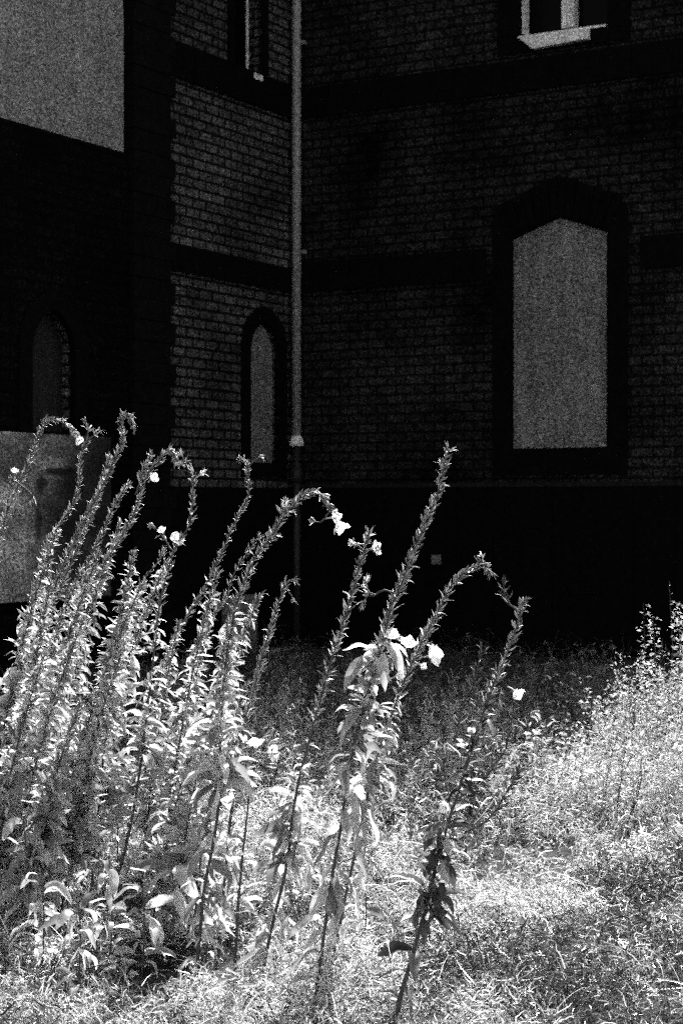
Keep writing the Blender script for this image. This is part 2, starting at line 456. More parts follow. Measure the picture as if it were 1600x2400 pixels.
# -- stone dressings
LP(ring(grow(lan, .12), lan, -.018, .03).obj('window_surround', M['stone'], bld, False))
ring([(a, b) for a, b in grow(low_out, .16, .2)], low_out, -.02, .03).obj('window_surround', M['stone'], bld, False)
ring(grow(up_out, .17, .1), up_out, -.021, .03).obj('window_surround', M['stone'], bld, False)
LP(ring(grow(nar, .08, .06), nar, -.021, .03).obj('window_surround', M['stone'], bld, False))
LP(ring(grow(oldl, .13), oldl, -.05, -.031).obj('window_surround', M['stone'], bld, False))
LP(ring(grow(bigb, .02), bigb, -.018, .03).obj('window_surround', M['stone'], bld, False))
vs = Geo()                                              # voussoirs over the big boarded window
for s_ in (-1, 1):
    for k in range(7):
        u0, u1 = k/7+.01, (k+1)/7-.01
        xc = (x0+x1)/2; hw = (x1-x0)/2+.02
        def pt(u, e): return (xc+s_*hw*u*(1+.30*e), za+.02-(za-zs)*u*1.0+.30*e*(1-.25*u))
        a_, b_, c_, d_ = pt(u0, .0), pt(u1, .0), pt(u1, 1), pt(u0, 1)
        n0 = len(vs.V); yy = -.034-.004*(k % 2)
        vs.add([(p[0], y, p[1]) for y in (yy, -.021) for p in (a_, b_, c_, d_)],
               [(0, 1, 2, 3), (4, 7, 6, 5), (0, 4, 5, 1), (1, 5, 6, 2), (2, 6, 7, 3), (3, 7, 4, 0)])
vs.obj('arch_stones', M['stone'], bld, False)
# -- boards
b = prism(grow(low_out, -.003), .015, .04).obj('window_board', M['board'], bld, False); b['label'] = 'tall grey chipboard sheet closing the pointed ground floor window'
b = LP(prism(grow(lan, -.003), .05, .075).obj('window_board', M['board_left'], bld, False)); b['label'] = 'narrow grey board closing the lancet window by the downpipe'
b = LP(prism(grow(bigb, -.003), .0, .03).obj('window_board', M['board_big'], bld, False)); b['label'] = 'big pale board filling the round cornered opening'
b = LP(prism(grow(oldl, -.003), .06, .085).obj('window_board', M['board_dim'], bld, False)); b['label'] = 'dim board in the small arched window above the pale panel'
pzb = .74; pzt = 1.83; px1 = on_left(240)
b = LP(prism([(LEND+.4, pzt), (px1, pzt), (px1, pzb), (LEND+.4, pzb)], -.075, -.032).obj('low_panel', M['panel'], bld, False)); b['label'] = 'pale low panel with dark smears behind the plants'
h0, hz = on_left(505, 1470); h1, hz1 = on_left(578, 1392)
b = LP(prism([(h0, hz1), (h1, hz1), (h1, hz-.3), (h0, hz-.3)], -.10, -.058).obj('hatch_board', M['board'], bld, False))
# -- upper right window
fr = Geo(); d0, d1 = .10, .15
box(fr, ux0+.012, ux0+.034, d0-.06, d1, uzb+.06, 6.34)
box(fr, ux1-.034, ux1-.012, d0, d1, uzb+.06, 6.34)
box(fr, ux0+.035, ux1-.035, d0, d1, uzb+.035, uzb+.058)
box(fr, ux0+.035, ux1-.035, d0, d1, 6.28, 6.34)
mx0, mx1 = on_right(1311), on_right(1340)
win = Geo()
f_o = fr.obj('window', M['white'], bld, False); f_o['label'] = 'tall white framed upstairs window with dark panes'
mu = Geo(); box(mu, mx0, mx1, d0-.07, d1-.01, uzb+.06, 6.279); mu.obj('mullion', M['white'], f_o, False)
pn = Geo(); box(pn, ux0+.036, ux1-.036, d0+.02, d0+.026, uzb+.06, 6.278); pn.obj('pane', M['glass'], f_o, False)
sx0, sx1, sx2 = on_right(1256), on_right(1384), on_right(1420)
sg = Geo()                                              # chamfered sill: slanted end on the left, stepped on the right
zt = uzb+.03; zl = on_right(1256, 119)[1]
box(sg, ux0+.004, sx2, -.02, .13, zt-.018, zt)
V = [(ux0+.02, -.03, zt-.02), (sx1, -.03, zt-.02), (sx1, -.075, zl+.02), (sx0, -.075, zl+.0), (ux0+.02, .0, zt-.02), (sx1, .0, zt-.02), (sx1, .0, zl+.02), (sx0, .0, zl)]
sg.add(V, [(0, 3, 2, 1), (4, 5, 6, 7), (0, 1, 5, 4), (1, 2, 6, 5), (2, 3, 7, 6), (3, 0, 4, 7)])
sg.obj('sill', M['white'], f_o, False)
# -- upper left window
fr = Geo(); box(fr, nx1-.052, nx1-.026, .10, .13, nzb+.05, 6.34); box(fr, nx0+.01, nx0+.04, .09, .13, nzb+.05, 6.34); box(fr, nx0+.041, nx1-.053, .09, .13, 6.28, 6.34)
f_o = LP(fr.obj('window', M['white'], bld, False)); f_o['label'] = 'narrow upstairs window with one white jamb showing'
pn = Geo(); box(pn, nx0+.041, nx1-.053, .11, .115, nzb+.05, 6.279); pn.obj('pane', M['glass'], f_o, False)
sg = Geo(); box(sg, nx1-.15, nx1-.02, -.03, .12, nzb+.0, nzb+.046); sg.obj('sill', M['white'], f_o, False)
# -- downpipe in the corner
def tube_between(geo, x, y, z0, z1, r, mi=0, sides=16):
    zz = np.array([z0, z0, (z0+z1)/2, z1, z1]); P = np.stack([np.full(5, x), np.full(5, y), zz], -1)[None]
    P[0, 1, 2] += 1e-4; P[0, 3, 2] -= 1e-4
    tubes(geo, P, np.array([[0.0005, r, r, r, .0005]]), sides, mi)
dpx, dpy = .065, -.075
zc = 1.84
dp = Geo(); tube_between(dp, dpx, dpy, zc+.07, TOP-.01, .037)
dpo = dp.obj('downpipe', M['pipe'], bld); dpo['label'] = 'pale painted downpipe in the inner corner'
cl = Geo(); tube_between(cl, dpx, dpy, zc, zc+.05, .058); tube_between(cl, dpx, dpy, zc+.048, zc+.085, .046); cl.obj('collar', M['white'], dpo)
for zz in (3.4, 5.1):
    cl = Geo(); box(cl, dpx-.05, dpx+.05, dpy+.02, -.002, zz, zz+.03); cl.obj('bracket', M['pipe'], dpo, False)
lo = Geo(); tube_between(lo, dpx, dpy, .05, zc-.002, .033); tube_between(lo, dpx, dpy, 1.55, 1.66, .05); lo.obj('iron_pipe', M['iron'], dpo)
# -- small fittings on the plinth
px_, pz_ = on_right(1032, 1311)
q = Geo(); box(q, px_-.035, px_+.035, -.09, -.061, pz_-.035, pz_+.035); q.obj('wall_plate', M['plate'], bld, False)
px_, pz_ = on_right(1368, 1380)
q = Geo()
for k in range(3): box(q, px_-.1, px_+.1, -.075, -.061, pz_-.03+.022*k, pz_-.015+.022*k)
q.obj('air_vent', M['stone_grey'], bld, False)

# ------------------------------------------------------------------ grass (stuff)
def flow(x, y):
    return (np.sin(1.7*x+.9*y+.5)+np.sin(-1.1*x+2.3*y+2.)+.8*np.sin(3.9*x-2.7*y)+.6*np.sin(6.1*x+5.2*y+1.))
def tussock(x, y):
    v = (np.sin(4.1*x+1.3*y)+np.sin(-2.7*x+5.3*y+1.7)+np.sin(7.7*x-4.9*y+.4)+.8*np.sin(11.3*x+9.1*y+2.2)+.7*np.sin(-15.*x+13.*y))
    return v/2.6
gr = Geo()
def sow(n, ylo, yhi, wid, lmin, lmax, hw, K, mats, thin=True, bend=(1.2, 3.4), lift=0.55):
    y = np.sqrt(rng.uniform(ylo**2, yhi**2, n)); x = rng.uniform(-1, 1, n)*(wid*y+.25)
    t = tussock(x, y)
    if thin:
        keep = rng.uniform(0, 1, n) < np.clip(.56+.75*t, .05, 1); x, y, t = x[keep], y[keep], t[keep]; n = len(x)
    a = flow(x, y)*1.3 + rng.normal(0, 1.0, n)
    el = rng.normal(lift, .4, n).clip(.05, 1.4)
    D = np.stack([np.cos(a)*np.cos(el), np.sin(a)*np.cos(el), np.sin(el)], -1)
    L = rng.uniform(lmin, lmax, n)*(1+.4*t).clip(.4, 1.6)*rng.choice([1, 1, 1, 1.35], n)
    base = np.stack([x, y, ground_z(x, y)-.01+np.clip(rng.normal(.05, .05, n), 0, .16)*(1+.6*t).clip(.2, 2)], -1)
    P = curved(base, D, L, rng.uniform(*bend, n), K, .9)
    lowz = ground_z(P[..., 0], P[..., 1])+.008
    P[..., 2] = np.maximum(P[..., 2], lowz)
    T = nrm(np.gradient(P, axis=1))
    S = nrm(np.cross(T, nrm(rng.normal(0, 1, (n, 1, 3)))))
    u = np.linspace(0, 1, K)
    W = hw*rng.uniform(.6, 1.4, n)[:, None]*(1-u**2*.9)[None]
    if isinstance(mats, int): mi = np.full(n, mats)
    else:
        dry = 1.35*np.tanh(1.2*(np.sin(2.3*x+3.1*y+.6)+np.sin(-4.7*x+2.2*y+3.1)+.8*np.sin(6.9*x+5.7*y)+.7*np.sin(9*x-8*y+2)))+rng.normal(0, .9, n)
        cs = np.cumsum(mats); rk = np.argsort(np.argsort(-dry))/n
        mi = np.searchsorted(cs, rk).clip(0, 3)
    strips(gr, P, W, S, mi)
def canopy(x, y): return (.085+.07*tussock(x, y)+.03*pockets(x, y)+.05*np.sin(1.9*x-2.6*y+1)).clip(.012, .3)
def pockets(x, y):
    v = (np.sin(31*x+11*y+.3)+np.sin(-17*x+27*y+1.1)+np.sin(22*x-36*y+2.)+np.sin(43*x+29*y+.7)+np.sin(9*x+15*y))/2.2
    return v
def tangle(n, ylo, yhi, wid, lmin, lmax, hw, mats, K=5):
    """short broken stems and leaflets in every direction through the depth of the sward"""
    y = np.sqrt(rng.uniform(ylo**2, yhi**2, n)); x = rng.uniform(-1, 1, n)*(wid*y+.25)
    t = tussock(x, y); keep = rng.uniform(0, 1, n) < np.clip(.50+.75*t+.50*pockets(x, y), .015, 1); x, y, t = x[keep], y[keep], t[keep]; n = len(x)
    h = canopy(x, y)*rng.uniform(0, 1, n)**.7
    a = rng.uniform(0, 6.3, n); el = rng.normal(.25, .55, n)
    D = np.stack([np.cos(a)*np.cos(el), np.sin(a)*np.cos(el), np.sin(el)], -1)
    L = rng.uniform(lmin, lmax, n)
    base = np.stack([x, y, ground_z(x, y)+h], -1)
    P = curved(base, D, L, rng.uniform(-.4, 2.0, n), K, 1.5)
    P[..., 2] = np.maximum(P[..., 2], ground_z(P[..., 0], P[..., 1])+.006)
    T = nrm(np.gradient(P, axis=1)); S = nrm(np.cross(T, nrm(rng.normal(0, 1, (n, 1, 3)))))
    u = np.linspace(0, 1, K); W = hw*rng.uniform(.5, 1.7, n)[:, None]*(1-u**2*.85)[None]
    dry = 1.1*np.tanh(1.2*(np.sin(2.3*x+3.1*y+.6)+np.sin(-4.7*x+2.2*y+3.1)+.8*np.sin(6.9*x+5.7*y)+.7*np.sin(9*x-8*y+2)))+rng.normal(0, 1.1, n)
    rk = np.argsort(np.argsort(-dry))/n
    strips(gr, P, W, S, np.searchsorted(np.cumsum(mats), rk).clip(0, 3))
tangle(135000, 4.2, 6.2, .215, .02, .075, .0012, [.47, .29, .24, 0])
tangle(125000, 6.2, 8.9, .225, .025, .085, .0016, [.47, .31, .22, 0], 4)
sow(5000, 4.2, 6.2, .215, .10, .26, .0013, 7, [.6, .3, .1, 0], bend=(1.5, 4))
sow(4000, 6.2, 8.6, .225, .10, .28, .0016, 6, [.6, .3, .1, 0], bend=(1.5, 4))
sow(26000, 8.3, 10.0, .24, .06, .2, .0019, 5, [.20, .30, .15, .35], lift=.8)
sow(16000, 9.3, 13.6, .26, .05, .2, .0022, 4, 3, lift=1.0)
gro = gr.obj('grass', [M['straw'], M['green'], M['dead'], M['shade_grass']]); gro['kind'] = 'stuff'

# ------------------------------------------------------------------ feathery meadow weeds along the shade line (stuff)
fw = Geo()
def feather(n, ylo, yhi, pxlo, pxhi, hfun, nl, ll, mi):
    y = rng.uniform(ylo, yhi, n); px = rng.uniform(pxlo, pxhi, n); x = (px-CX)/F*y
    h = hfun(px, y)*rng.uniform(.45, 1.1, n)
    b_ = np.stack([x, y, ground_z(x, y)-.01], -1)
    D = nrm(np.stack([rng.normal(.15, .25, n), rng.normal(0, .25, n), np.ones(n)], -1))
    P = curved(b_, D, h, rng.uniform(-.2, .5, n), 7, .25)
    tubes(fw, P, np.linspace(.0018, .0007, 7)[None]*np.ones((n, 1)), 3, mi)
    s_ = rng.uniform(.15, 1, (n, nl))*5.99; k = s_.astype(int); f = (s_-k)[..., None]
    ii = np.arange(n)[:, None]
    B = (P[ii, k]*(1-f)+P[ii, k+1]*f).reshape(-1, 3); N_ = len(B)
    B = B+rng.normal(0, .012, (N_, 3))
    a_ = rng.uniform(0, 6.3, N_); el = rng.normal(.4, .5, N_)
    D = np.stack([np.cos(a_)*np.cos(el), np.sin(a_)*np.cos(el), np.sin(el)], -1)
    L = ll*rng.uniform(.5, 1.5, N_)
    leaf_blades(fw, B, D, L, L*rng.uniform(.05, .13, N_), rng.uniform(0, 1.5, N_), 4, mi, .3, .8)
feather(560, 7.3, 9.3, 480, 1700, lambda p, y: .34+.10*np.sin(p*.013)+.06*np.sin(p*.041), 52, .030, 0)
feather(300, 7.4, 9.2, 1120, 1720, lambda p, y: .20+.40*np.clip((p-1200)/420, 0, 1)**1.4, 70, .028, 0)
feather(160, 6.2, 7.4, 900, 1700, lambda p, y: .16+.08*np.sin(p*.021), 40, .026, 0)
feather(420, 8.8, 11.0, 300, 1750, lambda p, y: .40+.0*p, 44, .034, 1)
feather(150, 5.4, 7.2, 440, 1010, lambda p, y: .20+.07*np.sin(p*.027), 40, .026, 0)
feather(60, 5.0, 5.6, 560, 800, lambda p, y: .15+.0*p, 30, .026, 0)
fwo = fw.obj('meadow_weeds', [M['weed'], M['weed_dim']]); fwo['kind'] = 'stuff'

# ------------------------------------------------------------------ evening primroses
def at(px, py, Yd): return np.array([(px-CX)/F*Yd, Yd, CAMZ+(HZ-py)/F*Yd])
def frame_at(T):
    T = nrm(T); ref = np.where(np.abs(T[:, 2:3]) > .95, np.array([1., 0, 0]), np.array([0, 0, 1.]))
    A = nrm(np.cross(T, ref)); return T, A, np.cross(T, A)
def along(q, s):
    n = len(q); i = np.clip(s*(n-1), 0, n-1.001); k = i.astype(int); f = (i-k)[:, None]
    return q[k]*(1-f)+q[k+1]*f, nrm(q[k+1]-q[k])
def flower_geo(axis, size, openness):
    """four broad notched petals in a cup, a short tube behind; built at the origin"""
    ge = Geo(); ax = nrm(np.asarray(axis, float)[None])[0]
    _, A, B = frame_at(ax[None]); A, B = A[0], B[0]
    nu, nv = 7, 6
    ph0 = rng.uniform(0, 6)
    for k in range(4):
        ph = ph0+k*math.pi/2+rng.normal(0, .12); c = math.cos(ph)*A+math.sin(ph)*B; t = -math.sin(ph)*A+math.cos(ph)*B
        op = openness*rng.uniform(.8, 1.25)
        V = np.zeros((nv, nu, 3))
        for i, v in enumerate(np.linspace(0, 1, nv)):
            w = size*(.12+.78*math.sin(v*1.75))
            ang = op*(.25+.9*v)
            r_ = size*v*math.sin(ang)*1.05+.003; h_ = size*v*math.cos(ang)*1.05
            for j, u in enumerate(np.linspace(-1, 1, nu)):
                notch = .10*size*v*(1-abs(u))**2
                cup = .22*size*u*u*v*(1-.4*op)
                V[i, j] = c*(r_-notch*math.sin(ang)) + ax*(h_-notch*math.cos(ang)+cup) + t*(w*u*.8) - c*(.25*size*u*u*v)
        V += rng.normal(0, .035*size, V.shape)*np.linspace(0, 1, nv)[:, None, None]
        idx = np.arange(nv*nu).reshape(nv, nu)
        ge.add(V.reshape(-1, 3), np.stack([idx[:-1, :-1], idx[:-1, 1:], idx[1:, 1:], idx[1:, :-1]], -1).reshape(-1, 4), 0)
    P = np.stack([-ax*.03+ax*.031*u for u in np.linspace(0, 1, 4)])[None]
    tubes(ge, P, np.array([[.0016, .0018, .0024, .004]]), 6, 1)
    s_ = np.linspace(0, 1, 5)
    P = np.stack([nrm((ax+.25*rng.normal(0, 1, 3))[None])*(s_[:, None]*size*.75) for _ in range(6)])
    tubes(ge, P, np.full((6, 5), .0007), 4, 0)
    return ge
def make_plant(name, label, cat, pts, Yd, spike=.55, leafy=(.25, .6), nleaf=60, leaf=(.05, .11), flowers=(), branches=(),
               lean=.0, group=None, rad=.006, dens=1.0, droop=(.2, 2.2), bare=0, tip=10, capl=.028, mats=('stem', 'leaf', 'capsule'), lowleaf=1.0, pale=0):
    """pts: photo points of the stem from low to tip, standing at distance Yd"""
    Pw = [at(px, py, Yd+lean*(k/max(1, len(pts)-1))) for k, (px, py) in enumerate(pts)]
    p0 = Pw[0]; gz = float(ground_z(p0[0], p0[1]))
    if p0[2] > gz+.02:                                    # run the stem on down to the ground
        d = Pw[1]-p0; sx = d[0]/max(d[2], .05)*.55
        Pw.insert(0, np.array([p0[0]-sx*(p0[2]-gz), p0[1], gz-.01]))
    root_loc = Vector((Pw[0][0], Pw[0][1], gz))
    root = tag(empty(name, root_loc), label, cat, group)
    off = np.array(root_loc)
    st, lf, cp = Geo(), Geo(), Geo()
    def stem_of(pl, r0, r1, sp0, dn, isbranch, st, lf, cp):
        q, Ln = catmull(pl, 64); q = q-off
        jit = np.cumsum(rng.normal(0, .0003, q.shape), 0); q = q+jit-jit[0]
        u = np.linspace(0, 1, 64)
        tubes(st, q[None], (r0+(r1-r0)*u)[None], 6)
        # capsules and bracts up the spike
        slen = Ln*(1-sp0)
        nC = int(slen/.0040*dn)
        if nC > 0:
            s = np.sort(rng.uniform(sp0, .985, nC)); B, T = along(q, s); T, A, C = frame_at(T)
            ph = np.arange(nC)*2.4+rng.normal(0, .4, nC); Rd = A*np.cos(ph)[:, None]+C*np.sin(ph)[:, None]
            rel = (s-sp0)/(1-sp0)
            D = nrm(T*rng.uniform(.7, 1.1, nC)[:, None]+Rd*rng.uniform(.35, .95, nC)[:, None])
            L = capl*rng.uniform(.6, 1.35, nC)*(1-.35*rel)
            P = B[:, None]+Rd[:, None]*.003+D[:, None]*(np.linspace(0, 1, 4)[None, :, None]*L[:, None, None])+Rd[:, None]*(np.array([0, .05, .02, -.06])[None, :, None]*L[:, None, None])
            R = np.array([.55, 1., .8, .25])[None]*rng.uniform(.0017, .0030, nC)[:, None]
            tubes(cp, P, R, 5)
        nB = int(slen/.0075*dn)
        if nB > 0:
            s = np.sort(rng.uniform(sp0, .99, nB)); B, T = along(q, s); T, A, C = frame_at(T)
            ph = np.arange(nB)*2.4+1; Rd = A*np.cos(ph)[:, None]+C*np.sin(ph)[:, None]
            rel = (s-sp0)/(1-sp0)
            D = nrm(T*rng.uniform(.6, 1.2, nB)[:, None]+Rd*.8)
            L = (.036-.016*rel)*rng.uniform(.5, 1.3, nB)
            leaf_blades(lf, B, D, L, L*rng.uniform(.055, .10, nB), rng.uniform(-.5, 1.2, nB), 6, 0, .5, .4)
        # buds at the tip
        if tip:
            nT = tip if not isbranch else max(4, tip//2)
            B, T = along(q, np.full(nT, .995)-rng.uniform(0, .03, nT)); T, A, C = frame_at(T)
            ph = rng.uniform(0, 6.3, nT); Rd = A*np.cos(ph)[:, None]+C*np.sin(ph)[:, None]
            D = nrm(T+Rd*rng.uniform(.2, .8, nT)[:, None]); L = rng.uniform(.015, .034, nT)
            P = B[:, None]+D[:, None]*(np.linspace(0, 1, 5)[None, :, None]*L[:, None, None])
            tubes(cp, P, np.array([.5, .6, 1, 1.1, .2])[None]*rng.uniform(.0015, .0026, nT)[:, None], 5)
            leaf_blades(lf, B, D, L*1.1, np.full(nT, .002), rng.uniform(0, 1.5, nT), 5, 0, .4)
        return q, Ln
    q, Ln = stem_of(Pw, rad, .0022, spike, dens, False, st, lf, cp)
    parts = []
    for br in branches:
        bp = [at(px, py, Yd+lean*.6+ (br[0] if k else br[0]*.3)) for k, (px, py) in enumerate(br[1])]
        b3 = (Geo(), Geo(), Geo()); parts.append(b3)
        stem_of(bp, .0032, .0014, br[2] if len(br) > 2 else .15, dens*(br[3] if len(br) > 3 else .8), True, *b3)
    dl = Geo()
    # stem leaves
    if nleaf:
        a, b = leafy
        s = np.sort(rng.uniform(a, b, nleaf)); B, T = along(q, s); T, A, C = frame_at(T)
        ph = np.arange(nleaf)*2.4+rng.normal(0, .9, nleaf); Rd = A*np.cos(ph)[:, None]+C*np.sin(ph)[:, None]
        rel = (s-a)/(b-a)
        D = nrm(T*rng.uniform(.2, 1.1, nleaf)[:, None]+Rd+rng.normal(0, .25, (nleaf, 3)))
        L = (leaf[1]+(leaf[0]-leaf[1])*rel)*rng.uniform(.6, 1.25, nleaf)
        leaf_blades(dl if mats[1] == 'backlit_dark' else lf, B, D, L, L*rng.uniform(.09, .17, nleaf)*(1+.25*(1-rel)), rng.uniform(*droop, nleaf), 8, 0, .45, .8, .14)
    if pale:                                              # plain leaves among the ones darkened as backlit
        s = rng.uniform(.28, .74, pale); B, T = along(q, s); T, A, C = frame_at(T)
        ph = rng.uniform(0, 6.3, pale); D = nrm(T*rng.uniform(.2, 1, pale)[:, None]+A*np.cos(ph)[:, None]+C*np.sin(ph)[:, None])
        L = rng.uniform(.03, .09, pale)*(1.3-.7*s)
        leaf_blades(lf, B, D, L, L*rng.uniform(.09, .17, pale), rng.uniform(0, 2.2, pale), 8, 0, .45, .8, .14)
    if bare:                                              # few limp dry leaves hanging low down
        bare = int(bare*1.5); s = rng.uniform(.10, leafy[0]+.15, bare); B, T = along(q, s)
        D = nrm(rng.normal(0, 1, (bare, 3))*[1, 1, .4]+[0, 0, .3]); L = rng.uniform(.05, .125, bare)*lowleaf
        leaf_blades(dl, B, D, L, L*rng.uniform(.11, .19, bare), rng.uniform(.6, 4, bare), 9, 0, .6, .8, .25)
    st.obj('stem', M[mats[0]], root)
    for bs, bl, bc in parts:
        bo = bs.obj('branch', M[mats[0]], root)
        if bl.V: bl.obj('leaves', M[mats[1]], bo)
        if bc.V: bc.obj('seed_capsules', M[mats[-1] if len(mats) > 3 else mats[2]], bo)
    if lf.V: lf.obj('leaves', M['leaf'], root)
    if dl.V: dl.obj('backlit_dark_leaves' if mats[1] == 'backlit_dark' else 'lower_leaves', M[mats[1]], root)
    if cp.V: cp.obj('seed_capsules', M[mats[2]], root)
    for fx in flowers:
        px, py, size, axis, op = fx[:5]
        dy = fx[5] if len(fx) > 5 else lean*.8
        ge = flower_geo(axis, size, op)
        o = ge.obj('flower', [M['petal'], M['capsule']], root)
        o.location = Vector(at(px, py, Yd+dy))-root_loc-Vector(nrm(np.array([axis], float))[0])*size*.5
    return root

EP = 'evening primrose'
G1 = 'evening primroses leaning in front of the building'
def prim(label, pts, Yd, **k):
    k.setdefault('group', G1)
    if pts[0][0] < 420: Yd *= 1.12
    return make_plant('evening_primrose', label, EP, pts, Yd, **k)

prim('tallest evening primrose with a thick curled spike against the black pier', [(60, 1900), (82, 1600), (102, 1445), (143, 1343), (189, 1238), (237, 1149), (263, 1095), (288, 1030), (284, 985), (300, 968), (318, 1010)], 5.8,
     spike=.50, leafy=(.12, .58), nleaf=110, leaf=(.045, .13), rad=.008, dens=1.5, flowers=[(288, 1016, .014, (-.3, -.2, .8), .5)], bare=10)
prim('evening primrose spike running close beside the tallest one, plain tip', [(55, 1800), (95, 1500), (150, 1360), (205, 1225), (240, 1130), (258, 1062)], 5.95, spike=.5, leafy=(.12, .6), nleaf=90, leaf=(.04, .12), dens=1.2, bare=8)
prim('evening primrose bowing over the pale panel with its nodding flower', [(-60, 1700), (-20, 1400), (2, 1250), (33, 1160), (66, 1090), (95, 1010), (112, 985), (140, 983), (165, 1000), (184, 1030)], 5.6,
     spike=.42, leafy=(.1, .5), nleaf=90, leaf=(.045, .12), flowers=[(184, 1032, .020, (.6, -.3, -.5), .6)], bare=8, dens=1.0)
prim('evening primrose with two forked tips between the nodding one and the tallest', [(70, 1450), (95, 1340), (112, 1274), (143, 1223), (176, 1172), (187, 1113), (186, 1080), (194, 1049), (207, 1026)], 6.1,
     spike=.45, leafy=(.15, .55), nleaf=80, leaf=(.04, .11), branches=[(.03, [(203, 1035), (207, 1010), (203, 990)], .5), (.02, [(205, 1035), (218, 1020), (228, 1008)], .5)], dens=.95)
prim('evening primrose at the edge of the pale panel with small flower bud', [(-120, 1800), (-50, 1450), (-8, 1300), (12, 1225), (22, 1160), (35, 1105)], 5.3,
     spike=.45, leafy=(.1, .55), nleaf=90, leaf=(.05, .12), flowers=[(35, 1105, .016, (.1, -.4, .7), .5)], branches=[(.0, [(20, 1120), (50, 1135), (82, 1162), (78, 1172)], .8, .4)], bare=6)
prim('evening primrose arching right to a drooping twisted tip above one white flower', [(110, 1900), (150, 1600), (189, 1432), (222, 1358), (255, 1304), (301, 1230), (324, 1174), (340, 1120), (378, 1075), (392, 1052), (408, 1062), (416, 1090), (440, 1072)], 5.7,
     spike=.46, leafy=(.1, .55), nleaf=110, leaf=(.045, .13), rad=.0075, dens=1.25, flowers=[(360, 1119, .021, (.4, -.5, .3), .7)], bare=10,
     branches=[(0, [(318, 1160), (335, 1110), (354, 1070)], .3)])
prim('thin evening primrose with a straight faded spike beside the arching one', [(160, 1600), (200, 1350), (245, 1240), (268, 1185), (301, 1133)], 6.15, spike=.5, leafy=(.15, .6), nleaf=70, leaf=(.04, .1), dens=.9)
prim('bent evening primrose carrying a thin bare twig with one bud on top', [(245, 2140), (285, 2023), (320, 1850), (352, 1600), (372, 1420), (395, 1330), (412, 1275), (442, 1232), (448, 1175), (450, 1130), (446, 1100)], 5.4,
     spike=.60, leafy=(.35, .66), nleaf=70, leaf=(.035, .12), dens=.55, rad=.006, flowers=[(415, 1264, .026, (.3, -.6, .3), .8), (380, 1243, .017, (-.2, -.4, .6), .6), (472, 1110, .011, (.6, -.2, .5), .5)],
     branches=[(.0, [(447, 1128), (455, 1120), (470, 1110)], .6, .3), (.05, [(446, 1105), (436, 1085), (428, 1066)], .5, .4), (.02, [(404, 1290), (385, 1262), (362, 1238)], .4, .6)], bare=8)
prim('slender evening primrose leaning right under the lancet window board', [(330, 1750), (395, 1530), (449, 1431), (484, 1376), (515, 1310), (541, 1252), (562, 1206), (584, 1166), (582, 1120), (581, 1085)], 6.2,
     spike=.42, leafy=(.15, .5), nleaf=70, leaf=(.04, .11), dens=.75, branches=[(0, [(582, 1095), (574, 1082), (569, 1076)], .5), (0, [(583, 1092), (595, 1082), (607, 1074)], .8, .3)])
prim('evening primrose whose spike curls over behind the big arch', [(388, 1875), (423, 1700), (450, 1560), (500, 1440), (530, 1395), (551, 1340), (587, 1285), (600, 1262), (622, 1253), (650, 1258)], 5.9,
     spike=.52, leafy=(.2, .62), nleaf=90, leaf=(.04, .12), dens=.8, bare=8)
prim('evening primrose making a high arch that ends in a large white flower', [(459, 2314), (470, 2187), (480, 2085), (500, 1983), (515, 1880), (520, 1700), (530, 1560), (551, 1440), (573, 1370), (602, 1305), (634, 1262), (660, 1222), (690, 1185), (717, 1160), (745, 1152), (765, 1172), (783, 1205)], 5.0,
     spike=.57, leafy=(.36, .68), nleaf=150, leaf=(.035, .12), rad=.006, dens=1.15, tip=6,
     flowers=[(796, 1232, .030, (.35, -.35, -.8), .55), (786, 1212, .022, (.6, -.4, .1), .7), (528, 1490, .024, (.4, -.6, .5), .75), (525, 1525, .018, (.2, -.6, -.5), .6), (666, 1184, .011, (.1, -.3, .9), .4)],
     branches=[(0, [(652, 1235), (660, 1200), (668, 1182)], .5), (0, [(775, 1190), (755, 1220), (738, 1222)], .85, .3)], bare=28, lowleaf=1.15)
prim('neat upright evening primrose spike standing alone with a forked pale tip', [(545, 1850), (560, 1755), (576, 1680), (597, 1600), (612, 1540), (632, 1470), (650, 1410), (664, 1372)], 5.3,
     spike=.32, leafy=(.1, .36), nleaf=30, leaf=(.03, .06), dens=1.05, tip=12, capl=.026, branches=[(0, [(662, 1385), (672, 1366), (682, 1360)], .4), (0, [(664, 1376), (678, 1386), (687, 1400)], .9, .3)])
prim('thin wiry evening primrose with few bracts in the dark gap', [(245, 1790), (262, 1640), (290, 1540), (305, 1480), (322, 1420), (337, 1365), (368, 1326), (385, 1290)], 5.8,
     spike=.25, leafy=(.15, .4), nleaf=14, leaf=(.03, .06), dens=.6, rad=.0035, capl=.017)
prim('evening primrose topped by two white flowers beside the slender tall one', [(612, 2304), (633, 2187), (658, 2085), (673, 2008), (684, 1906), (705, 1800), (740, 1670), (775, 1540), (800, 1465), (812, 1425), (830, 1360), (848, 1300), (856, 1265), (864, 1240)], 5.0,
     spike=.58, leafy=(.28, .55), nleaf=46, leaf=(.03, .09), dens=.95, lowleaf=1.05, flowers=[(880, 1284, .023, (.8, -.4, .2), .65), (826, 1273, .013, (-.9, -.3, .1), .35)], bare=30,
     branches=[(0, [(852, 1290), (840, 1280), (826, 1274)], .5, .7), (0, [(855, 1290), (866, 1288), (876, 1286)], .5, .7)])
